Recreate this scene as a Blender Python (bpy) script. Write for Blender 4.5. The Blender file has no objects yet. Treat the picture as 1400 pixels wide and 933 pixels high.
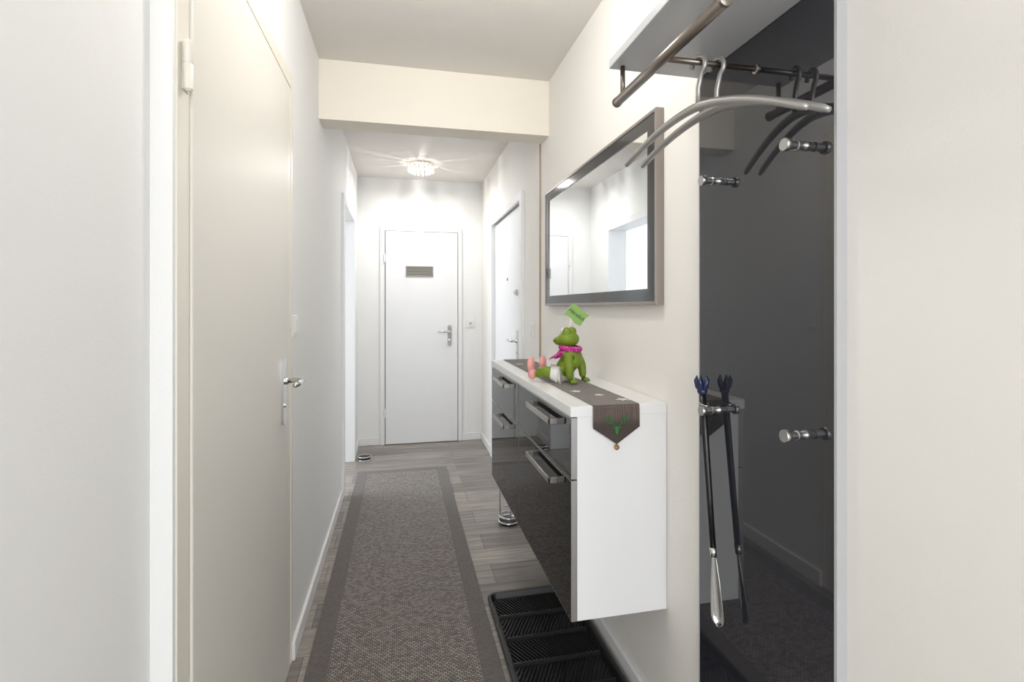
import bpy, bmesh, math, random
from mathutils import Vector, Matrix
random.seed(4)
sc = bpy.context.scene

# ------------------------------------------------------------------ helpers
def lin(c):
    return tuple(((v/255.0)/12.92 if v/255.0 <= 0.04045 else (((v/255.0)+0.055)/1.055)**2.4) for v in c) + (1.0,)

def mat(name, rgb, rough=0.5, metal=0.0, bump=0.0, bscale=200.0, emis=0.0, var=0.0, ior=1.5, coat=0.0, vscale=3.0):
    m = bpy.data.materials.new(name); m.use_nodes = True
    nt = m.node_tree; b = nt.nodes['Principled BSDF']
    b.inputs['Base Color'].default_value = lin(rgb)
    b.inputs['Roughness'].default_value = rough
    b.inputs['Metallic'].default_value = metal
    b.inputs['IOR'].default_value = ior
    b.inputs['Coat Weight'].default_value = coat
    if emis > 0:
        b.inputs['Emission Color'].default_value = lin(rgb)
        b.inputs['Emission Strength'].default_value = emis
    tc = nt.nodes.new('ShaderNodeTexCoord')
    n = nt.nodes.new('ShaderNodeTexNoise'); n.inputs['Scale'].default_value = vscale
    n.inputs['Detail'].default_value = 3
    nt.links.new(tc.outputs['Object'], n.inputs['Vector'])
    if var > 0:
        mx = nt.nodes.new('ShaderNodeMix'); mx.data_type = 'RGBA'
        c = lin(rgb)
        mx.inputs['A'].default_value = tuple(v*(1-var) for v in c[:3])+(1,)
        mx.inputs['B'].default_value = tuple(min(1, v*(1+var)) for v in c[:3])+(1,)
        nt.links.new(n.outputs['Fac'], mx.inputs['Factor'])
        nt.links.new(mx.outputs['Result'], b.inputs['Base Color'])
    if bump > 0:
        n2 = nt.nodes.new('ShaderNodeTexNoise'); n2.inputs['Scale'].default_value = bscale
        n2.inputs['Detail'].default_value = 4
        nt.links.new(tc.outputs['Object'], n2.inputs['Vector'])
        bp = nt.nodes.new('ShaderNodeBump'); bp.inputs['Strength'].default_value = bump
        bp.inputs['Distance'].default_value = 0.002
        nt.links.new(n2.outputs['Fac'], bp.inputs['Height'])
        nt.links.new(bp.outputs['Normal'], b.inputs['Normal'])
    return m

def link(o, parent=None):
    sc.collection.objects.link(o)
    if parent is not None:
        o.parent = parent
        o.matrix_parent_inverse = Matrix.Translation(parent.location).inverted()
    return o

def empty(name, loc=(0,0,0)):
    e = bpy.data.objects.new(name, None); e.location = loc; e.empty_display_size = 0.05
    sc.collection.objects.link(e); return e

def mk(name, verts, faces, m, parent=None, smooth=False):
    me = bpy.data.meshes.new(name); me.from_pydata([tuple(v) for v in verts], [], faces); me.update()
    bm = bmesh.new(); bm.from_mesh(me); bmesh.ops.recalc_face_normals(bm, faces=bm.faces); bm.to_mesh(me); bm.free()
    if smooth:
        for p in me.polygons: p.use_smooth = True
    me.materials.append(m)
    return link(bpy.data.objects.new(name, me), parent)

def boxes(name, bl, m, parent=None, bevel=0.0, seg=2):
    V=[];F=[]
    for (x0,x1,y0,y1,z0,z1) in bl:
        i=len(V)
        V += [(x0,y0,z0),(x1,y0,z0),(x1,y1,z0),(x0,y1,z0),(x0,y0,z1),(x1,y0,z1),(x1,y1,z1),(x0,y1,z1)]
        F += [tuple(i+k for k in f) for f in [(0,3,2,1),(4,5,6,7),(0,1,5,4),(1,2,6,5),(2,3,7,6),(3,0,4,7)]]
    o = mk(name,V,F,m,parent)
    if bevel>0:
        b=o.modifiers.new('bevel','BEVEL'); b.width=bevel; b.segments=seg; b.limit_method='ANGLE'
    return o

def box(name,x0,x1,y0,y1,z0,z1,m,parent=None,bevel=0.0): return boxes(name,[(x0,x1,y0,y1,z0,z1)],m,parent,bevel)

def tube(name, pts, r, m, parent=None, n=14, closed=False, flat=None):
    pts=[Vector(p) for p in pts]; N=len(pts)
    rs = r if isinstance(r,(list,tuple)) else [r]*N
    V=[];F=[]
    def tan(i):
        if closed: return (pts[(i+1)%N]-pts[(i-1)%N]).normalized()
        if i==0: return (pts[1]-pts[0]).normalized()
        if i==N-1: return (pts[-1]-pts[-2]).normalized()
        return (pts[i+1]-pts[i-1]).normalized()
    t=tan(0); up=Vector((0,0,1)) if abs(t.z)<0.9 else Vector((1,0,0))
    nrm=(up-t*up.dot(t)).normalized()
    for i in range(N):
        t=tan(i); nrm=(nrm-t*nrm.dot(t)).normalized(); bi=t.cross(nrm)
        for k in range(n):
            a=2*math.pi*k/n
            V.append(pts[i]+(nrm*math.cos(a)*(flat if flat else 1)+bi*math.sin(a))*rs[i])
    for i in range(N if closed else N-1):
        j=(i+1)%N
        for k in range(n):
            F.append((i*n+k,i*n+(k+1)%n,j*n+(k+1)%n,j*n+k))
    if not closed:
        F.append(tuple(range(n))); F.append(tuple((N-1)*n+k for k in range(n)))
    return mk(name,V,F,m,parent,smooth=True)

def lathe(name, prof, loc, m, parent=None, axis=(0,0,1), n=32, smooth=True):
    q=Vector((0,0,1)).rotation_difference(Vector(axis).normalized()); L=Vector(loc)
    V=[];F=[]
    for (r,z) in prof:
        for k in range(n):
            a=2*math.pi*k/n; V.append(L+q@Vector((max(r,1e-5)*math.cos(a),max(r,1e-5)*math.sin(a),z)))
    for i in range(len(prof)-1):
        for k in range(n): F.append((i*n+k,i*n+(k+1)%n,(i+1)*n+(k+1)%n,(i+1)*n+k))
    F.append(tuple(range(n))); F.append(tuple((len(prof)-1)*n+k for k in range(n)))
    o=mk(name,V,F,m,parent,smooth=smooth)
    if smooth:
        e=o.modifiers.new('es','EDGE_SPLIT'); e.split_angle=math.radians(40)
    return o

def ell(name, c, r, m, parent=None, M=None, sub=3):
    bm=bmesh.new(); bmesh.ops.create_icosphere(bm,subdivisions=sub,radius=1)
    for v in bm.verts:
        p=Vector((v.co.x*r[0],v.co.y*r[1],v.co.z*r[2]))+Vector(c)
        v.co = (M@p) if M else p
    me=bpy.data.meshes.new(name); bm.to_mesh(me); bm.free()
    for p in me.polygons: p.use_smooth=True
    me.materials.append(m)
    return link(bpy.data.objects.new(name,me),parent)

def skin(name, verts, edges, radii, m, parent=None, M=None, sub=2):
    me=bpy.data.meshes.new(name)
    vs=[(M@Vector(v)) if M else Vector(v) for v in verts]
    me.from_pydata([tuple(v) for v in vs],edges,[]); me.update()
    o=bpy.data.objects.new(name,me); me.materials.append(m); link(o,parent)
    s=o.modifiers.new('skin','SKIN')
    lay=me.skin_vertices[0] if len(me.skin_vertices) else None
    if lay is None:
        bm=bmesh.new(); bm.from_mesh(me); bm.verts.layers.skin.verify(); bm.to_mesh(me); bm.free(); lay=me.skin_vertices[0]
    for i,r in enumerate(radii):
        rr = r if isinstance(r,tuple) else (r,r)
        lay.data[i].radius=rr; lay.data[i].use_root=(i==0)
    s.use_smooth_shade=True
    ss=o.modifiers.new('sub','SUBSURF'); ss.levels=sub; ss.render_levels=sub
    return o

# ------------------------------------------------------------------ materials
M_wall = mat('wall_paint',(241,241,240),0.7,bump=0.25,bscale=180)
M_wallw= mat('wall_paint_warm',(242,239,234),0.7,bump=0.25,bscale=180)
M_ceil = mat('ceiling_paint',(232,228,223),0.8,bump=0.5,bscale=150)
M_beam = mat('beam_paint',(240,233,220),0.7,bump=0.2,bscale=180)
M_trim = mat('trim_white',(240,240,240),0.4)
M_door_c = mat('door_cream',(230,227,219),0.42,bump=0.05,bscale=60)
M_frame_c= mat('frame_cream',(236,231,220),0.35)
M_door_w = mat('door_white',(236,236,237),0.4)
M_chrome = mat('chrome',(215,215,215),0.12,1.0)
M_steel = mat('brushed_steel',(170,166,160),0.32,1.0)
M_rail = mat('satin_rail',(135,126,118),0.35,1.0)
M_alu = mat('aluminium',(190,190,190),0.3,1.0)
M_gloss = mat('anthracite_glass',(42,43,49),0.03,0.0,ior=1.9)
M_front = mat('anthracite_front',(14,15,18),0.02,0.0,ior=1.42)
M_cab = mat('cabinet_white',(236,236,236),0.35)
M_edge = mat('panel_edge_grey',(186,186,188),0.4)
M_mirror = mat('mirror_silver',(240,243,244),0.0,1.0)
M_mframe = mat('mirror_frame_side',(150,142,136),0.35,0.4)
M_mglass = mat('mirror_dark_glass',(52,52,55),0.1,0.0,ior=1.5)
M_rubber = mat('black_rubber',(24,24,25),0.42,bump=0.1)
M_black = mat('black_plastic',(16,16,18),0.3)
M_hang = mat('hanger_silver',(168,166,163),0.35,0.65)
M_shelf = mat('shelf_grey',(200,201,203),0.35)
M_strip = mat('corner_strip',(170,148,118),0.5)
M_taupe = mat('vent_taupe',(158,153,145),0.5)
M_dark = mat('dark_gap',(60,56,52),0.8)
M_gap = mat('gap_grey',(120,120,120),0.8)
M_sw = mat('switch_plastic',(238,238,236),0.3)
M_blue = mat('shoehorn_blue',(48,56,88),0.25,0.3)
M_green= mat('frog_green',(108,130,20),0.45,var=0.15,vscale=30)
M_pink = mat('shoe_pink',(226,158,152),0.5)
M_white= mat('shorts_white',(222,222,216),0.7)
M_sign = mat('sign_green',(128,166,84),0.6)
M_ink = mat('ink_green',(28,70,30),0.6)
M_emb = mat('emblem_green',(52,120,62),0.8)
M_felt = mat('felt_white',(225,220,212),0.9)
M_bead = mat('bead_brass',(170,140,80),0.3,0.8)
M_eye = mat('eye_black',(10,10,10),0.1)

M_scarf = mat('scarf_magenta',(190,20,110),0.7)
nt=M_scarf.node_tree; b=nt.nodes['Principled BSDF']
v=nt.nodes.new('ShaderNodeTexVoronoi'); v.inputs['Scale'].default_value=170
tc=nt.nodes.new('ShaderNodeTexCoord'); nt.links.new(tc.outputs['Object'],v.inputs['Vector'])
cr=nt.nodes.new('ShaderNodeValToRGB'); cr.color_ramp.interpolation='CONSTANT'
cr.color_ramp.elements[0].color=lin((250,235,245)); cr.color_ramp.elements[1].position=0.2; cr.color_ramp.elements[1].color=lin((170,20,120))
nt.links.new(v.outputs['Distance'],cr.inputs['Fac']); nt.links.new(cr.outputs['Color'],b.inputs['Base Color'])

# wood floor, planks running across the hall
M_floor = bpy.data.materials.new('floor_planks'); M_floor.use_nodes=True
nt=M_floor.node_tree; b=nt.nodes['Principled BSDF']; L=nt.links.new
tc=nt.nodes.new('ShaderNodeTexCoord')
mp=nt.nodes.new('ShaderNodeMapping'); mp.inputs['Location'].default_value=(0.35,0.06,0)
L(tc.outputs['Object'],mp.inputs['Vector'])
br=nt.nodes.new('ShaderNodeTexBrick'); br.inputs['Scale'].default_value=1
br.inputs['Brick Width'].default_value=1.25; br.inputs['Row Height'].default_value=0.17
br.inputs['Mortar Size'].default_value=0.0012; br.offset=0.37
br.inputs['Color1'].default_value=lin((178,172,165)); br.inputs['Color2'].default_value=lin((134,129,125)); br.inputs['Mortar'].default_value=lin((76,70,64))
L(mp.outputs['Vector'],br.inputs['Vector'])
mp2=nt.nodes.new('ShaderNodeMapping'); mp2.inputs['Scale'].default_value=(3,42,1); L(tc.outputs['Object'],mp2.inputs['Vector'])
nz=nt.nodes.new('ShaderNodeTexNoise'); nz.inputs['Scale'].default_value=1.0; nz.inputs['Detail'].default_value=6; nz.inputs['Roughness'].default_value=0.65; nz.inputs['Distortion'].default_value=0.4
L(mp2.outputs['Vector'],nz.inputs['Vector'])
cr=nt.nodes.new('ShaderNodeValToRGB'); cr.color_ramp.elements[0].position=0.32; cr.color_ramp.elements[0].color=(0.40,0.375,0.36,1); cr.color_ramp.elements[1].position=0.66; cr.color_ramp.elements[1].color=(1.05,1.03,1.01,1)
L(nz.outputs['Fac'],cr.inputs['Fac'])
mx=nt.nodes.new('ShaderNodeMix'); mx.data_type='RGBA'; mx.blend_type='MULTIPLY'; mx.inputs['Factor'].default_value=0.85
L(br.outputs['Color'],mx.inputs['A']); L(cr.outputs['Color'],mx.inputs['B']); L(mx.outputs['Result'],b.inputs['Base Color'])
b.inputs['Roughness'].default_value=0.42
bp=nt.nodes.new('ShaderNodeBump'); bp.inputs['Strength'].default_value=0.15; bp.inputs['Distance'].default_value=0.002; L(nz.outputs['Fac'],bp.inputs['Height']); L(bp.outputs['Normal'],b.inputs['Normal'])

def weave(name,c1,c2,mo,w=0.016,h=0.009,ms=0.002,bs=0.6,rough=0.9):
    m=bpy.data.materials.new(name); m.use_nodes=True
    nt=m.node_tree; b=nt.nodes['Principled BSDF']; L=nt.links.new
    tc=nt.nodes.new('ShaderNodeTexCoord'); br=nt.nodes.new('ShaderNodeTexBrick')
    br.inputs['Scale'].default_value=1; br.inputs['Brick Width'].default_value=w; br.inputs['Row Height'].default_value=h
    br.inputs['Mortar Size'].default_value=ms; br.inputs['Mortar Smooth'].default_value=0.6
    br.inputs['Color1'].default_value=lin(c1); br.inputs['Color2'].default_value=lin(c2); br.inputs['Mortar'].default_value=lin(mo)
    L(tc.outputs['Object'],br.inputs['Vector'])
    n=nt.nodes.new('ShaderNodeTexNoise'); n.inputs['Scale'].default_value=260; L(tc.outputs['Object'],n.inputs['Vector'])
    mx=nt.nodes.new('ShaderNodeMix'); mx.data_type='RGBA'; mx.blend_type='OVERLAY'; mx.inputs['Factor'].default_value=0.5
    L(br.outputs['Color'],mx.inputs['A'])
    hs=nt.nodes.new('ShaderNodeRGBToBW'); L(n.outputs['Color'],hs.inputs['Color']); L(hs.outputs['Val'],mx.inputs['B'])
    L(mx.outputs['Result'],b.inputs['Base Color'])
    b.inputs['Roughness'].default_value=rough
    b.inputs['Sheen Weight'].default_value=0.3
    inv=nt.nodes.new('ShaderNodeMath'); inv.operation='SUBTRACT'; inv.inputs[0].default_value=1; L(br.outputs['Fac'],inv.inputs[1])
    bp=nt.nodes.new('ShaderNodeBump'); bp.inputs['Strength'].default_value=bs; bp.inputs['Distance'].default_value=0.003
    L(inv.outputs[0],bp.inputs['Height']); L(bp.outputs['Normal'],b.inputs['Normal'])
    return m
M_rug = weave('rug_weave',(172,162,153),(116,107,100),(40,36,33))
M_rugb= weave('rug_border',(118,110,104),(98,91,86),(64,59,55),0.010,0.007,0.0012,0.4)
M_run = weave('table_runner_fabric',(112,98,89),(94,82,75),(68,58,53),0.004,0.004,0.0006,0.3)

# ------------------------------------------------------------------ room shell
XL,XN,XR = -0.39,-0.425,0.775
YB, H = 4.88, 2.5
boxes('wall_left',[
    (-0.55,XN,0.15,0.99,0,H),
    (-0.55,XL,0.99,1.0,0,H),
    (-0.55,-0.45,1.0,1.95,0,2.08),
    (-0.55,XL,1.0,1.95,2.08,H),
    (-0.55,XL,1.95,3.60,0,H),
    (-0.55,XL,3.60,4.40,2.02,H),
    (-0.55,XL,4.40,YB,0,H)],M_wall)
boxes('wall_right',[
    (XR,0.95,0.15,3.20,0,H),
    (0.83,0.95,3.20,4.27,0,2.0),
    (XR,0.95,3.20,4.27,2.0,H),
    (XR,0.95,4.27,YB,0,H)],M_wallw)
box('wall_back',-0.55,0.95,YB,YB+0.12,0,H,M_wall)
box('floor',-3.4,2.8,-3.4,5.6,-0.1,0,M_floor)
boxes('ceiling',[(-3.4,2.8,-3.4,5.6,H,H+0.1)],M_ceil)
box('ceiling_beam',XL,XR,2.60,2.74,2.208,H,M_beam)
boxes('wall_behind',[
    (-2.4,-1.7,-3.3,-3.2,0,H),(1.7,2.4,-3.3,-3.2,0,H),(-1.7,1.7,-3.3,-3.2,0,0.5),(-1.7,1.7,-3.3,-3.2,2.3,H),
    (-2.5,-2.4,-3.3,0.25,0,H),(2.4,2.5,-3.3,0.25,0,H),
    (-2.4,-0.55,0.15,0.25,0,H),(0.95,2.4,0.15,0.25,0,H)],M_wall)
win=empty('window_1',(0,-3.25,1.4))
boxes('window_frame',[(-1.7,1.7,-3.28,-3.22,0.5,0.56),(-1.7,1.7,-3.28,-3.22,2.24,2.3),(-1.7,-1.64,-3.28,-3.22,0.56,2.24),(1.64,1.7,-3.28,-3.22,0.56,2.24),(-0.03,0.03,-3.28,-3.22,0.56,2.24)],M_trim,win,0.004)
boxes('wall_side_room',[
    (-3.0,-0.55,3.0,3.1,0,H),(-3.0,-0.55,5.3,5.4,0,H),
    (-3.1,-3.0,3.0,3.3,0,H),(-3.1,-3.0,5.1,5.4,0,H),(-3.1,-3.0,3.3,5.1,0,0.8),(-3.1,-3.0,3.3,5.1,2.3,H),
    (-0.55,-0.45,YB+0.12,5.4,0,H)],M_wall)
win2=empty('window_2',(-3.05,4.2,1.5))
boxes('window_frame_side',[(-3.07,-3.03,3.3,5.1,0.8,0.86),(-3.07,-3.03,3.3,5.1,2.24,2.3),(-3.07,-3.03,3.3,3.36,0.86,2.24),(-3.07,-3.03,5.04,5.1,0.86,2.24),(-3.07,-3.03,4.17,4.23,0.86,2.24)],M_trim,win2,0.004)

bb=0.07
boxes('baseboard_left',[(XL,XL+0.014,1.965,3.55,0,bb),(XL,XL+0.014,4.46,YB-0.002,0,bb)],M_trim,bevel=0.004)
boxes('baseboard_right',[(XR-0.014,XR,0.2,3.14,0,bb),(XR-0.014,XR,4.335,YB-0.002,0,bb)],M_trim,bevel=0.004)
boxes('baseboard_back',[(XL+0.014,-0.19,YB-0.014,YB,0,bb),(0.575,XR-0.014,YB-0.014,YB,0,bb)],M_trim,bevel=0.004)
box('trim_1',XR-0.006,XR,2.755,2.772,bb,2.5,M_strip)

# ------------------------------------------------------------------ doors
def lever(parent, base, nrm, along, m=M_chrome, plate_h=(0.12,0.11), pw=0.019, length=0.115, reach=0.05):
    base=Vector(base); nrm=Vector(nrm); along=Vector(along); up=Vector((0,0,1))
    V=[];F=[]
    outl=[]
    for (cx,cz,a0) in [(1,1,0),(-1,1,90),(-1,-1,180),(1,-1,270)]:
        for k in range(5):
            a=math.radians(a0+k*22.5); rr=pw*0.9
            hz = plate_h[0]-rr if cz>0 else plate_h[1]-rr
            outl.append((cx*(pw-rr)+rr*math.cos(a), cz*hz+rr*math.sin(a)))
    n=len(outl)
    for off in (0,0.008):
        for (u,w) in outl: V.append(base+along*u+up*w+nrm*off)
    F=[tuple(range(n)),tuple(range(n,2*n))]+[(k,(k+1)%n,n+(k+1)%n,n+k) for k in range(n)]
    mk('escutcheon',V,F,m,parent)
    p0=base+up*0.035
    lathe('rosette',[(0.013,0),(0.013,0.016),(0.010,0.02)],p0,m,parent,axis=nrm,n=20)
    pts=[p0+nrm*0.01,p0+nrm*(reach*0.6),p0+nrm*(reach*0.9)+along*0.006,p0+nrm*reach+along*0.022,p0+nrm*reach+along*length*0.6,p0+nrm*(reach-0.004)+along*length]
    tube('lever',pts,[0.0085,0.0085,0.0088,0.009,0.0085,0.0075],m,parent)
    lathe('key_cylinder',[(0.009,0),(0.009,0.012),(0.004,0.013)],base-up*0.045,m,parent,axis=nrm,n=16)

d1=empty('door_1',(-0.39,1.5,1.0))
box('leaf',-0.435,-0.384,1.060,1.900,0.006,2.066,M_door_c,d1,0.004)
boxes('frame',[(-0.449,-0.3875,1.001,1.057,0,2.079)],M_frame_c,d1,0.003)
boxes('frame_head',[(-0.449,-0.3885,1.057,1.949,2.069,2.079),(-0.449,-0.3885,1.903,1.949,0,2.069)],M_frame_c,d1)
boxes('architrave',[(-0.3895,-0.3865,1.0,1.975,2.08,2.125),(-0.3895,-0.3865,1.951,1.975,0,2.08)],M_frame_c,d1)
for zc in (1.732,0.30):
    lathe('hinge',[(0.004,-0.050),(0.008,-0.046),(0.009,-0.002),(0.0075,0.0),(0.009,0.002),(0.009,0.040),(0.004,0.044)],(-0.377,1.022,zc),M_frame_c,d1,n=18)
    box('hinge_leaf',-0.3875,-0.3855,1.022,1.050,zc-0.045,zc+0.04,M_frame_c,d1)
lever(d1,(-0.384,1.80,1.01),(1,0,0),(0,-1,0),plate_h=(0.118,0.112),reach=0.065)

d2=empty('door_2',(0.2,YB,1.0))
box('leaf',-0.14,0.532,YB-0.034,YB-0.001,0.006,2.0,M_door_w,d2,0.004)
boxes('frame',[(-0.19,-0.146,YB-0.022,YB,0,2.05),(0.538,0.575,YB-0.022,YB,0,2.05),(-0.146,0.538,YB-0.022,YB,2.006,2.05)],M_trim,d2,0.004)
boxes('gap_seal',[(-0.146,-0.140,YB-0.006,YB,0,2.006),(0.532,0.538,YB-0.006,YB,0,2.006),(-0.146,0.538,YB-0.006,YB,2.0,2.006)],M_gap,d2)
boxes('vent_grille_frame',[(0.045,0.30,YB-0.042,YB-0.034,1.575,1.583),(0.045,0.30,YB-0.042,YB-0.034,1.667,1.675),(0.045,0.053,YB-0.042,YB-0.034,1.575,1.675),(0.292,0.30,YB-0.042,YB-0.034,1.575,1.675)],M_taupe,d2)
box('vent_backing',0.05,0.296,YB-0.036,YB-0.034,1.58,1.67,M_dark,d2)
boxes('vent_slats',[(0.05,0.296,YB-0.041,YB-0.035,1.586+i*0.0135,1.594+i*0.0135) for i in range(6)],M_taupe,d2)
for zc in (1.75,0.3): lathe('hinge',[(0.008,-0.04),(0.008,0.04)],(-0.148,YB-0.036,zc),M_trim,d2,n=12)
lever(d2,(0.455,YB-0.034,1.02),(0,-1,0),(-1,0,0),plate_h=(0.10,0.10))

d3=empty('door_3',(XR,3.7,1.0))
box('leaf',0.79,0.828,3.215,4.255,0.006,1.985,M_door_w,d3,0.003)
boxes('frame',[(XR-0.02,0.829,3.15,3.212,0,2.04),(XR-0.02,0.829,4.258,4.33,0,2.04)],M_trim,d3,0.004)
boxes('frame_head',[(XR-0.02,XR-0.001,3.212,4.258,1.99,2.04)],M_trim,d3,0.004)
lever(d3,(0.79,3.40,1.02),(-1,0,0),(0,1,0),plate_h=(0.11,0.12),length=0.13)
lathe('security_lock',[(0.024,0),(0.024,0.012),(0.014,0.014),(0.014,0.028)],(0.79,3.40,1.39),M_chrome,d3,axis=(-1,0,0),n=24)
lathe('spyhole',[(0.011,0),(0.011,0.006),(0.006,0.007)],(0.79,3.74,1.5),M_steel,d3,axis=(-1,0,0),n=16)

d4=empty('door_4',(XL,4.0,1.0))
boxes('casing',[(-0.555,XL+0.018,4.385,4.45,0,2.06),(-0.555,XL+0.018,3.555,3.615,0,2.06),(-0.555,XL+0.018,3.615,4.385,2.0,2.06)],M_trim,d4,0.004)

def switch(p,n,name='light_switch',t=0.009):
    e=empty(name,p); p=Vector(p); n=Vector(n); s=Vector((0,0,1)).cross(n)
    def slab(nm,h,a,b,m):
        V=[p+s*x*h+Vector((0,0,1))*z*h+n*o for o in (a,b) for x,z in ((-1,-1),(1,-1),(1,1),(-1,1))]
        o=mk(nm,V,[(0,1,2,3),(4,5,6,7),(0,1,5,4),(1,2,6,5),(2,3,7,6),(3,0,4,7)],m,e); bv=o.modifiers.new('b','BEVEL'); bv.width=0.0015
    slab('plate',0.04,0,t,M_sw); slab('rocker',0.027,t,t+0.004,M_sw)
    return e
switch((XL,2.02,1.22),(1,0,0),t=0.005)
e=switch((0.66,YB,1.13),(0,-1,0))
lathe('socket_recess',[(0.014,0.0),(0.014,0.0016)],(0.66,YB-0.0131,1.13),M_steel,e,axis=(0,-1,0),n=20)
switch((XR,2.95,1.15),(-1,0,0))

# ------------------------------------------------------------------ floating cabinet
CF,CY0,CYM,CY1 = 0.493,1.37,2.03,2.656
ZB,ZT = 0.39,0.975
XC=XR-0.001
cab=empty('shoe_cabinet',(0.62,2.0,0.7))
box('carcass',CF,XC,CY0,CY1,ZB,ZT,M_cab,cab,0.001)
box('top_board',0.472,XC,CY0-0.002,CY1+0.002,ZT,1.005,M_cab,cab,0.0015)
for (a,b_) in ((CY0,CYM-0.002),(CYM+0.002,CY1)):
    for (z0,z1) in ((ZB,0.793),(0.797,ZT-0.003)):
        box('front_glass',0.4745,0.487,a+0.004,b_-0.004,z0+0.003,z1-0.003,M_front,cab)
        boxes('front_edge',[(0.475,CF,a,a+0.004,z0,z1),(0.475,CF,b_-0.004,b_,z0,z1),(0.475,CF,a+0.004,b_-0.004,z0,z0+0.003),(0.475,CF,a+0.004,b_-0.004,z1-0.003,z1)],M_alu,cab)
for (a,b_) in ((1.50,1.80),(2.21,2.47)):
    for z in (0.935,0.752):
        boxes('handle_bar',[(0.446,0.452,a,b_,z-0.009,z+0.009),(0.446,0.475,a,a+0.008,z-0.009,z+0.009),(0.446,0.475,b_-0.008,b_,z-0.009,z+0.009)],M_steel,cab,0.001)

# table runner
run=empty('table_runner',(0.61,2.0,1.006))
x0,x1=0.538,0.682; xc=0.61
V=[];F=[]
prof=[(2.663,0.94),(2.662,0.995),(2.6605,1.003),(2.654,1.0075)]+[(2.654-(2.654-1.376)*k/30,1.0068+0.0004*math.sin(k*2.1)) for k in range(1,31)]+[(1.3655,1.006),(1.3625,1.0),(1.3615,0.985),(1.3610,0.941)]
for (y,z) in prof:
    for x in (x0,(x0+xc)/2,xc,(xc+x1)/2,x1): V.append((x,y,z))
n=len(prof)
for i in range(n-1):
    for k in range(4): F.append((i*5+k,i*5+k+1,(i+1)*5+k+1,(i+1)*5+k))
V.append((xc,1.3605,0.893)); last=(n-1)*5
for k in range(4): F.append((last+k,last+k+1,len(V)-1))
V.append((xc,2.664,0.893))
for k in range(4): F.append((k,k+1,len(V)-1))
o=mk('cloth',V,F,M_run,run); s=o.modifiers.new('s','SOLIDIFY'); s.thickness=0.0016; s.offset=0
lathe('bead',[(0.001,-0.008),(0.006,-0.005),(0.008,0),(0.006,0.005),(0.001,0.009)],(xc,1.3595,0.884),M_bead,run,n=16)
def star(cx,cy,r,rot):
    z=1.0078; P=[]
    for k in range(10):
        a=rot+k*math.pi/5; rr=r if k%2==0 else r*0.42; P.append((cx+rr*math.cos(a),cy+rr*math.sin(a)))
    V=[(p[0],p[1],z) for p in P]+[(p[0],p[1],z+0.0016) for p in P]
    mk('star',V,[tuple(range(10)),tuple(range(10,20))]+[(k,(k+1)%10,10+(k+1)%10,10+k) for k in range(10)],M_felt,run)
star(0.57,1.60,0.019,0.2); star(0.66,1.43,0.022,0.6); star(0.62,1.52,0.015,1.0); star(0.64,2.25,0.022,0.1); star(0.57,2.42,0.022,0.5)
def S(p): return [(xc+a*1.0,1.3588,0.95+c*1.0) for a,c in p]
w=0.0016
for sgn in (-1,1):
    tube('antler',S([(sgn*0.004,-0.006),(sgn*0.014,0.004),(sgn*0.028,0.010),(sgn*0.034,0.026)]),w,M_emb,run,n=6)
    tube('antler_tine',S([(sgn*0.014,0.004),(sgn*0.013,0.022)]),w,M_emb,run,n=6)
    tube('antler_tine',S([(sgn*0.022,0.008),(sgn*0.023,0.027)]),w,M_emb,run,n=6)
    tube('ear',S([(sgn*0.004,-0.008),(sgn*0.013,-0.009)]),0.0018,M_emb,run,n=6)
mk('stag_head',[(xc-0.007,1.3585,0.945),(xc+0.007,1.3585,0.945),(xc+0.004,1.3585,0.928),(xc,1.3585,0.919),(xc-0.004,1.3585,0.928)],[(0,1,2,3,4)],M_emb,run)

# ------------------------------------------------------------------ frog figurine
FX,FY,FZ=0.612,1.80,1.0085
fr=empty('frog_figurine',(FX,FY,FZ))
MF=Matrix.Translation((FX,FY,FZ))@Matrix.Rotation(math.radians(44),4,'Z')
body_v=[(0,0.0,0.042),(0,-0.012,0.082),(0,-0.012,0.112),(0,-0.006,0.135),
  (0.030,-0.016,0.102),(0.046,-0.034,0.062),(0.042,-0.040,0.014),
  (-0.030,-0.016,0.102),(-0.046,-0.026,0.062),(-0.042,-0.030,0.014),
  (0.028,0.035,0.03),(0.045,0.080,0.042),(0.042,0.118,0.022),
  (-0.028,0.035,0.03),(-0.045,0.080,0.042),(-0.042,0.118,0.022)]
body_e=[(0,1),(1,2),(2,3),(2,4),(4,5),(5,6),(2,7),(7,8),(8,9),(0,10),(10,11),(11,12),(0,13),(13,14),(14,15)]
body_r=[0.052,0.046,0.030,0.024,0.022,0.018,0.013,0.022,0.018,0.013,0.027,0.020,0.013,0.027,0.020,0.013]
skin('body',body_v,body_e,body_r,M_green,fr,MF)
for s,hy in ((-1,-0.030),(1,-0.040)):
    for dx,dy in ((-0.014,-0.012),(0,-0.020),(0.014,-0.012),):
        tube('finger',[MF@Vector((s*0.042,hy-0.002,0.012)),MF@Vector((s*0.042+dx*0.7,hy-0.006+dy*0.6,0.009)),MF@Vector((s*0.042+dx,hy-0.006+dy,0.006))],[0.009,0.007,0.0055],M_green,fr,n=10)
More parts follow.
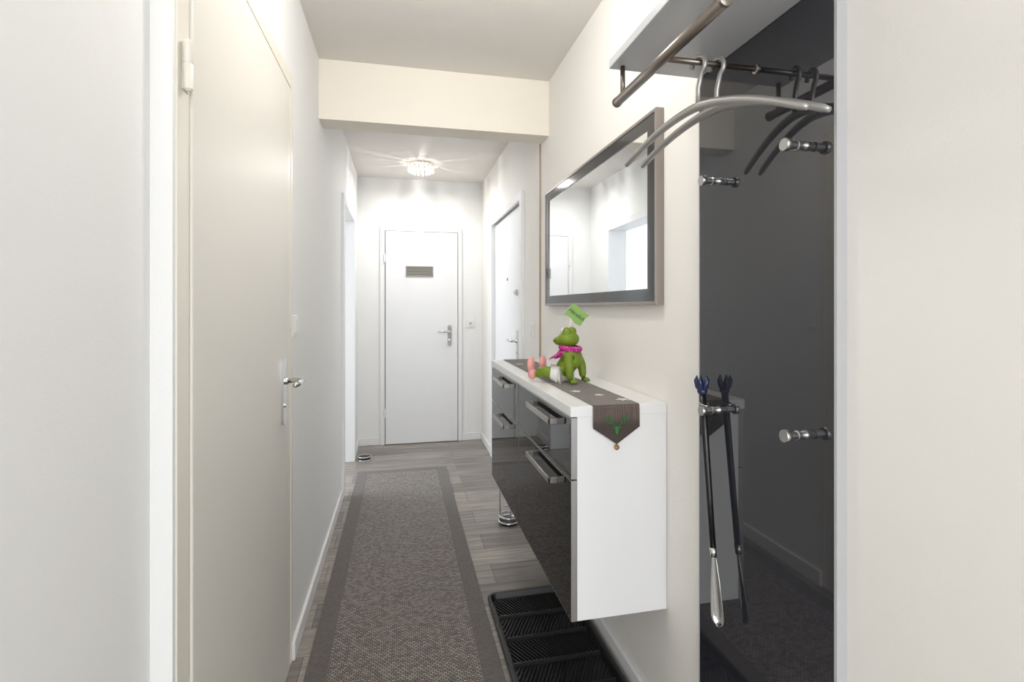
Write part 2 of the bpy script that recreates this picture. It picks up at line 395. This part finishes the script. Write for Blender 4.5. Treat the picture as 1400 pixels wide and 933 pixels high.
def blob(name,parts,m,parent,M,vox=0.0028):
    bm=bmesh.new()
    for c,r in parts:
        res=bmesh.ops.create_icosphere(bm,subdivisions=3,radius=1)
        for v in res['verts']:
            v.co = M@(Vector((v.co.x*r[0],v.co.y*r[1],v.co.z*r[2]))+Vector(c))
    me=bpy.data.meshes.new(name); bm.to_mesh(me); bm.free(); me.materials.append(m)
    o=link(bpy.data.objects.new(name,me),parent)
    rm=o.modifiers.new('rm','REMESH'); rm.mode='VOXEL'; rm.voxel_size=vox; rm.use_smooth_shade=True
    sm=o.modifiers.new('sm','SMOOTH'); sm.iterations=6; sm.factor=0.5
    return o
blob('head',[((0,0.0,0.162),(0.045,0.041,0.030)),((0,0.024,0.155),(0.036,0.036,0.020)),((0.021,-0.004,0.189),(0.018,0.018,0.018)),((-0.021,-0.004,0.189),(0.018,0.018,0.018))],M_green,fr,MF)
for s in (-1,1):
    ell('eye',(s*0.023,0.006,0.192),(0.0115,0.0115,0.0125),M_white,fr,MF)
    ell('pupil',(s*0.024,0.015,0.193),(0.005,0.004,0.006),M_eye,fr,MF,2)
tube('mouth',[MF@Vector((0.0385*math.sin(a)*1.0,0.024+0.0365*math.cos(a),0.152+0.005*abs(math.sin(a))**2)) for a in [math.radians(-80+k*10) for k in range(17)]],0.0012,M_eye,fr,n=6)
skin('shorts',[(0,0.012,0.034),(0.028,0.035,0.031),(0.041,0.066,0.040),(-0.028,0.035,0.031),(-0.041,0.066,0.040)],[(0,1),(1,2),(0,3),(3,4)],[(0.045,0.034),0.031,0.026,0.031,0.026],M_white,fr,MF)
for s in (-1,1):
    blob('shoe',[((s*0.042,0.132,0.026),(0.018,0.016,0.022)),((s*0.045,0.136,0.062),(0.021,0.013,0.030))],M_pink,fr,MF,0.0025)
tube('scarf',[MF@Vector((0.034*math.cos(a),-0.009+0.034*math.sin(a),0.128+0.004*math.sin(a))) for a in [2*math.pi*k/24 for k in range(24)]],0.0105,M_scarf,fr,closed=True)
# broad neckerchief draped over the chest
V=[];F=[]
NA=14
for i in range(NA+1):
    a=math.radians(35+ (210-35)*i/NA)
    for j,(rr,zz) in enumerate(((0.036,0.125),(0.049,0.105),(0.056,0.088))):
        f=math.sin(math.pi*i/NA)
        V.append(MF@Vector(((0.036+(rr-0.036)*f)*math.cos(a),-0.006+(0.036+(rr-0.036)*f*1.15)*math.sin(a),0.125+(zz-0.125)*f)))
for i in range(NA):
    for j in range(2): F.append((i*3+j,i*3+j+1,(i+1)*3+j+1,(i+1)*3+j))
o=mk('scarf_drape',V,F,M_scarf,fr,True); s=o.modifiers.new('s','SOLIDIFY'); s.thickness=0.002
ell('scarf_knot',(-0.036,-0.016,0.122),(0.012,0.011,0.010),M_scarf,fr,MF)
tube('scarf_tail',[MF@Vector(p) for p in [(-0.038,0.0,0.118),(-0.054,0.020,0.104),(-0.062,0.046,0.090)]],[0.008,0.014,0.004],M_scarf,fr,flat=0.4)
top=MF@Vector((0,0,0.185))
tube('sign_stick',[top,Vector((top.x+0.012,top.y,1.245))],0.0018,M_felt,fr,n=8)
cu=Vector((0.93,-0.36,0)).normalized()
C=Vector((top.x+0.030,top.y-0.006,1.262))
cn=Vector((-0.36,-0.93,0)).normalized()
R=Matrix.Rotation(math.radians(-38),4,cn)
# make sure the card slopes down to the viewer's right
if (R@cu).z>0: R=Matrix.Rotation(math.radians(38),4,cn)
uu=(R@cu); vv=(R@Vector((0,0,1)))
ww,hh=0.038,0.027
V=[]
outline=[(-1,-1),(-0.4,-0.86),(0.4,-1.1),(1,-0.95),(0.95,0.2),(1.05,1.0),(0.3,0.9),(-0.4,1.08),(-1.0,0.95),(-0.95,0)]
for off in (-0.001,0.001):
    for a,c in outline: V.append(C+uu*a*ww+vv*c*hh+cn*off)
k=len(outline)
mk('sign_card',V,[tuple(range(k)),tuple(range(k,2*k))]+[(i,(i+1)%k,k+(i+1)%k,k+i) for i in range(k)],M_sign,fr)
fc=bpy.data.curves.new('sign_text','FONT'); fc.body='Herzlich'; fc.size=0.020; fc.align_x='CENTER'; fc.align_y='CENTER'; fc.extrude=0.0002; fc.shear=0.3; fc.offset=0.0003
to=bpy.data.objects.new('sign_text_tmp',fc); sc.collection.objects.link(to)
bpy.context.view_layer.update()
dg=bpy.context.evaluated_depsgraph_get(); tm=bpy.data.meshes.new_from_object(to.evaluated_get(dg)); bpy.data.objects.remove(to)
uy=cn.cross(uu)
Rm=Matrix((( uu.x,uy.x,cn.x,0),(uu.y,uy.y,cn.y,0),(uu.z,uy.z,cn.z,0),(0,0,0,1)))
tm.transform(Matrix.Translation(C+cn*0.0014)@Rm); tm.materials.clear(); tm.materials.append(M_ink)
link(bpy.data.objects.new('sign_text',tm),fr)

# ------------------------------------------------------------------ wall mirror
mi=empty('wall_mirror',(0.76,2.0,1.6))
y0,y1,z0,z1=1.387,2.583,1.297,1.892
fx=0.748
boxes('outer_frame',[(fx,XR,y0,y0+0.010,z0,z1),(fx,XR,y1-0.010,y1,z0,z1),(fx,XR,y0+0.010,y1-0.010,z0,z0+0.010),(fx,XR,y0+0.010,y1-0.010,z1-0.010,z1)],M_mframe,mi,0.001)
bw=0.060
boxes('glass_border',[(fx+0.003,fx+0.012,y0+0.010,y0+bw,z0+0.010,z1-0.010),(fx+0.003,fx+0.012,y1-bw,y1-0.010,z0+0.010,z1-0.010),(fx+0.003,fx+0.012,y0+bw,y1-bw,z0+0.010,z0+bw-0.01),(fx+0.003,fx+0.012,y0+bw,y1-bw,z1-bw+0.01,z1-0.010)],M_mglass,mi)
box('mirror_pane',fx+0.006,fx+0.016,y0+bw-0.002,y1-bw+0.002,z0+bw-0.012,z1-bw+0.012,M_mirror,mi)

# ------------------------------------------------------------------ coat rack
PX=0.755; PY0,PY1=0.752,1.174
cr_=empty('coat_rack',(PX,0.96,1.2))
box('glass_panel',PX,PX+0.008,PY0+0.003,PY1-0.003,0.075,1.94,M_gloss,cr_)
boxes('panel_body',[(PX+0.008,XR,PY0,PY1,0.073,1.943)],M_cab,cr_)
boxes('panel_edge',[(PX-0.001,XR,PY0-0.003,PY0+0.003,0.073,1.943),(PX-0.001,XR,PY1-0.003,PY1,0.073,1.943)],M_edge,cr_)
ZS=1.882
box('hat_shelf',0.505,PX,PY0,PY1,ZS,ZS+0.022,M_shelf,cr_,0.002)
RZ=1.807; RX=0.533
tube('front_rail',[(RX,PY1+0.012,RZ),(RX,PY0+0.0,RZ)],0.0115,M_rail,cr_,n=20)
lathe('rail_cap',[(0.0125,-0.003),(0.0125,0.004),(0.009,0.006)],(RX,PY1+0.012,RZ),M_rail,cr_,axis=(0,1,0),n=20)
lathe('rail_cap',[(0.0125,-0.003),(0.0125,0.004),(0.009,0.006)],(RX,PY0,RZ),M_rail,cr_,axis=(0,-1,0),n=20)
for y in (PY1-0.02,PY0+0.02): tube('rail_post',[(RX,y,RZ),(RX,y,ZS)],0.006,M_rail,cr_,n=12)
RY=0.957
tube('cross_rail',[(RX,RY,RZ),(PX,RY,RZ)],0.006,M_rail,cr_,n=14)
lathe('rail_flange',[(0.010,0),(0.010,0.003),(0.007,0.005)],(PX,RY,RZ),M_steel,cr_,axis=(-1,0,0),n=20)
for (y,z) in ((1.089,1.595),(0.820,1.597),(0.820,1.046),(1.089,1.040)):
    lathe('coat_peg',[(0.009,0),(0.009,0.004),(0.0075,0.006),(0.0075,0.016),(0.009,0.017),(0.009,0.021),(0.0075,0.022),(0.0075,0.038),(0.0115,0.039),(0.0125,0.041),(0.0125,0.048),(0.0115,0.050)],(PX,y,z),M_alu,cr_,axis=(-1,0,0),n=28)

def hanger(cx,cy,yaw):
    e=empty('clothes_hanger',(cx,cy,1.72))
    dirv=Vector((-math.sin(yaw),math.cos(yaw),0)); up=Vector((0,0,1)); c=Vector((cx,cy,0))
    pts=[];rs=[]
    HL=0.241
    for k in range(41):
        t=-1+2*k/40
        z=1.714-0.076*(abs(t)**1.7)+0.012*t
        pts.append(c+dirv*HL*t+up*z)
        rs.append(0.0072*(1.0+0.30*(1-abs(t))) * (0.7 if abs(t)>0.99 else 1))
    tube('shoulder_bar',pts,rs,M_hang,e,n=14)
    hk=[c+up*1.716,c+up*1.752]
    r=0.0185; zc=RZ+0.0060+0.0055-r
    for k in range(0,13):
        a=math.radians(-60+k*20)
        hk.append(c+dirv*(r*math.cos(a)*-1+0.0)+up*(zc+r*math.sin(a)))
    tube('hook',hk,0.0052,M_hang,e,n=12)
    return e
yaw=math.radians(13)
hanger(0.614,RY,yaw); hanger(0.658,RY,yaw)

# shoehorn
sh=empty('shoehorn',(0.715,1.09,0.85))
A=Vector((0.724,1.112,1.083)); Bm=Vector((0.722,1.065,0.72)); E=Vector((0.722,1.040,0.548))
tube('handle',[A,A.lerp(Bm,0.3),A.lerp(Bm,0.7),Bm],[0.0085,0.0080,0.0075,0.007],M_black,sh,n=14)
tube('ferrule',[Bm,Bm.lerp(E,0.12)],[0.0080,0.007],M_chrome,sh,n=14)
for k in range(5):
    a=2*math.pi*k/5
    d=Vector((math.cos(a),math.sin(a),0))
    tube('crown_petal',[A+Vector((0,0,-0.004)),A+d*0.010+Vector((0,0,0.012)),A+d*0.014+Vector((0,0,0.026)),A+d*0.012+Vector((0,0,0.038))],[0.006,0.007,0.0055,0.001],M_blue,sh,n=10)
ell('crown_base',tuple(A),(0.012,0.012,0.010),M_blue,sh)
tube('hanging_loop',[A+Vector((0.0,-0.006,-0.03))+Vector((0.009*math.cos(a),0.012*math.sin(a)-0.004,0.014*math.sin(a)*0.2)) for a in [2*math.pi*k/16 for k in range(16)]],0.002,M_chrome,sh,n=8,closed=True)
V=[];F=[]; NS=16; NW=8
for i in range(NS+1):
    s=i/NS; P=Bm.lerp(E,0.1+0.9*s)
    w=0.006+0.013*math.sin(min(1,s*1.1)*math.pi/2)
    if s>0.85: w*=math.sqrt(max(0.02,1-((s-0.85)/0.15)**2))
    for j in range(NW+1):
        a=-1+2*j/NW
        V.append(P+Vector((-0.35,0.94,0))*w*a*0.9+Vector((-0.9,-0.35,0))*(0.008*(a*a)*(0.3+s)-0.004))
for i in range(NS):
    for j in range(NW): F.append((i*(NW+1)+j,i*(NW+1)+j+1,(i+1)*(NW+1)+j+1,(i+1)*(NW+1)+j))
o=mk('blade',V,F,M_chrome,sh,True); s=o.modifiers.new('s','SOLIDIFY'); s.thickness=0.0015

# ------------------------------------------------------------------ rug
rug=empty('runner_rug',(0,2.3,0))
rx0,rx1,ry0,ry1=-0.327,0.353,0.6,4.09
bwid=0.075
box('rug_field',rx0+bwid,rx1-bwid,ry0+bwid,ry1-bwid,0,0.0085,M_rug,rug)
boxes('rug_border',[(rx0,rx0+bwid,ry0,ry1,0,0.0082),(rx1-bwid,rx1,ry0,ry1,0,0.0082),(rx0+bwid,rx1-bwid,ry0,ry0+bwid,0,0.0082),(rx0+bwid,rx1-bwid,ry1-bwid,ry1,0,0.0082)],M_rugb,rug,0.002)

# ------------------------------------------------------------------ boot tray
tr=empty('boot_tray',(0.55,1.75,0))
tx0,tx1,ty0,ty1=0.366,0.742,1.30,2.19
def rrect(x0,x1,y0,y1,r,z,n=6):
    P=[]
    for (cx,cy,a0) in ((x1-r,y1-r,0),(x0+r,y1-r,90),(x0+r,y0+r,180),(x1-r,y0+r,270)):
        for k in range(n+1):
            a=math.radians(a0+90*k/n); P.append((cx+r*math.cos(a),cy+r*math.sin(a),z))
    return P
rings=[rrect(tx0+0.006,tx1-0.006,ty0+0.006,ty1-0.006,0.035,0.0),rrect(tx0,tx1,ty0,ty1,0.04,0.030),rrect(tx0+0.004,tx1-0.004,ty0+0.004,ty1-0.004,0.037,0.034),rrect(tx0+0.014,tx1-0.014,ty0+0.014,ty1-0.014,0.028,0.034),rrect(tx0+0.022,tx1-0.022,ty0+0.022,ty1-0.022,0.022,0.010)]
V=[];F=[]; n=len(rings[0])
for R_ in rings: V+=R_
for i in range(len(rings)-1):
    for k in range(n): F.append((i*n+k,i*n+(k+1)%n,(i+1)*n+(k+1)%n,(i+1)*n+k))
F.append(tuple(range(n))); F.append(tuple(range((len(rings)-1)*n,len(rings)*n)))
o=mk('tray_body',V,F,M_rubber,tr)
V=[];F=[]
def rib(p,q,w,z0,z1):
    p=Vector(p);q=Vector(q);d=(q-p).normalized();s=Vector((-d.y,d.x))*w
    i=len(V)
    for z,f in ((z0,1.0),(z1,0.6)):
        for a in (p-s*f,p+s*f,q+s*f,q-s*f): V.append((a.x,a.y,z))
    for f in [(0,1,2,3),(4,5,6,7),(0,1,5,4),(1,2,6,5),(2,3,7,6),(3,0,4,7)]: F.append(tuple(i+k for k in f))
ix0,ix1=tx0+0.026,tx1-0.026
rows=6; rh=(ty1-ty0-0.052)/rows
for r in range(rows):
    a=ty0+0.026+r*rh
    if r>0: rib((ix0,a),(ix1,a),0.005,0.009,0.026)
    cols=22; sgn=1 if r%2==0 else -1
    for c in range(-4,cols):
        xa=ix0+(ix1-ix0)*c/cols; xb=xa+0.062
        ya,yb=a+0.014,a+rh-0.014
        if sgn<0: ya,yb=yb,ya
        if xa<ix0+0.004:
            f=(ix0+0.004-xa)/(xb-xa)
            if f>=1: continue
            ya=ya+(yb-ya)*f; xa=ix0+0.004
        if xb>ix1-0.004:
            f=(ix1-0.004-xa)/(xb-xa)
            if f<=0: continue
            yb=ya+(yb-ya)*f; xb=ix1-0.004
        rib((xa,ya),(xb,yb),0.0028,0.009,0.018)
mk('tray_ribs',V,F,M_rubber,tr)

# ------------------------------------------------------------------ umbrella stand and door stop
us=empty('umbrella_stand',(0.63,2.95,0))
lathe('base',[(0.055,0),(0.058,0.004),(0.058,0.012),(0.045,0.02),(0.03,0.022)],(0.63,2.95,0),M_black,us)
for z,r in ((0.016,0.060),(0.045,0.057),(0.60,0.06)):
    tube('ring',[(0.63+r*math.cos(2*math.pi*k/32),2.95+r*math.sin(2*math.pi*k/32),z) for k in range(32)],0.006,M_chrome,us,n=8,closed=True)
tube('spiral',[(0.63+0.03*math.cos(k*0.4),2.95+0.03*math.sin(k*0.4),0.02+k*0.0036) for k in range(162)],0.004,M_chrome,us,n=8)
for k in range(3):
    a=2*math.pi*k/3+0.5
    tube('rod',[(0.63+0.055*math.cos(a),2.95+0.055*math.sin(a),0.015),(0.63+0.06*math.cos(a),2.95+0.06*math.sin(a),0.60)],0.0035,M_chrome,us,n=8)

ds=empty('door_stop',(-0.30,4.42,0))
lathe('rubber_core',[(0.048,0),(0.050,0.006),(0.050,0.03),(0.040,0.036),(0.02,0.037)],(-0.30,4.42,0),M_black,ds)
for z in (0.006,0.032):
    tube('ring',[(-0.30+0.052*math.cos(2*math.pi*k/32),4.42+0.052*math.sin(2*math.pi*k/32),z) for k in range(32)],0.005,M_chrome,ds,n=8,closed=True)

# ------------------------------------------------------------------ ceiling lamp
LX,LY=0.165,4.32
cl=empty('added_fill_lamp',(LX,LY,H))
M_cryst=mat('crystal',(250,244,232),0.08,0.0,emis=0.25,ior=1.6)
M_bulb=mat('bulb',(255,244,222),0.3,emis=6)
lathe('canopy',[(0.095,0),(0.095,-0.012),(0.08,-0.018)],(LX,LY,H),M_chrome,cl)
for ring,(r,cnt,zt,zb) in enumerate(((0.105,18,2.478,2.425),(0.072,12,2.474,2.412))):
    for k in range(cnt):
        a=2*math.pi*(k+0.5*ring)/cnt
        lathe('crystal_drop',[(0.002,zb),(0.0095,zb+0.012),(0.0095,zt-0.012),(0.003,zt)],(LX+r*math.cos(a),LY+r*math.sin(a),0),M_cryst,cl,n=6,smooth=False)
for r in (0.105,0.072):
    tube('crystal_hoop',[(LX+r*math.cos(2*math.pi*k/40),LY+r*math.sin(2*math.pi*k/40),2.474) for k in range(40)],0.003,M_chrome,cl,n=8,closed=True)
for k in range(4):
    a=math.pi/2*k
    tube('spoke',[(LX+0.06*math.cos(a),LY+0.06*math.sin(a),2.484),(LX+0.105*math.cos(a),LY+0.105*math.sin(a),2.475)],0.003,M_chrome,cl,n=8)
ell('bulb',(LX,LY,2.468),(0.018,0.018,0.012),M_bulb,cl)

# ------------------------------------------------------------------ lights
def light(name,typ,loc,power,color=(1,1,1),size=1,sy=None,rot=(0,0,0),rad=None,spread=None):
    l=bpy.data.lights.new(name,typ); l.energy=power; l.color=color
    if typ=='AREA':
        l.shape='RECTANGLE'; l.size=size; l.size_y=sy or size
        if spread: l.spread=spread
    if rad is not None: l.shadow_soft_size=rad
    o=bpy.data.objects.new(name,l); o.location=loc; o.rotation_euler=rot; sc.collection.objects.link(o); return o
light('daylight_window','AREA',(0,-3.15,1.4),70,(0.97,0.985,1.0),3.2,1.7,(math.radians(90),0,0))
light('daylight_side_window','AREA',(-2.95,4.2,1.55),42,(0.88,0.94,1.0),1.7,1.4,(math.radians(90),0,math.radians(-90)))
light('hall_lamp_light','POINT',(LX,LY,2.445),3.6,(1,0.96,0.90),rad=0.012)
light('hall_lamp_glow','AREA',(LX,LY,2.40),5,(1,0.98,0.95),0.2,0.2,(0,0,0))
M_diff=mat('fill_lamp_diffuser',(255,250,244),0.5,emis=1.5)
for (x,y,p) in ((0.16,1.38,9.5),(0.1,-1.3,10)):  # unseen fill lamps with glowing diffusers, added to even out the hall light
    c2=empty('added_fill_lamp',(x,y,H))
    lathe('diffuser',[(0.17,0),(0.17,-0.03),(0.15,-0.045),(0.02,-0.05)],(x,y,H),M_diff,c2)
    light('fill_lamp_light','POINT',(x,y,2.36),p,(1,0.98,0.945),rad=0.08)

w=bpy.data.worlds.new('World'); sc.world=w; w.use_nodes=True
bg=w.node_tree.nodes['Background']; bg.inputs['Color'].default_value=(0.80,0.90,1.0,1); bg.inputs['Strength'].default_value=1.3

# ------------------------------------------------------------------ camera
cam=bpy.data.cameras.new('camera'); co=bpy.data.objects.new('camera',cam); sc.collection.objects.link(co)
cam.sensor_width=36; cam.lens=690/1400*36; cam.shift_y=-46.5/1400; cam.clip_start=0.02
co.location=(0,0,1.29); co.rotation_euler=(math.radians(90),0,-math.radians(12.42))
sc.camera=co
sc.view_settings.view_transform='Standard'; sc.view_settings.look='None'; sc.view_settings.exposure=0.38
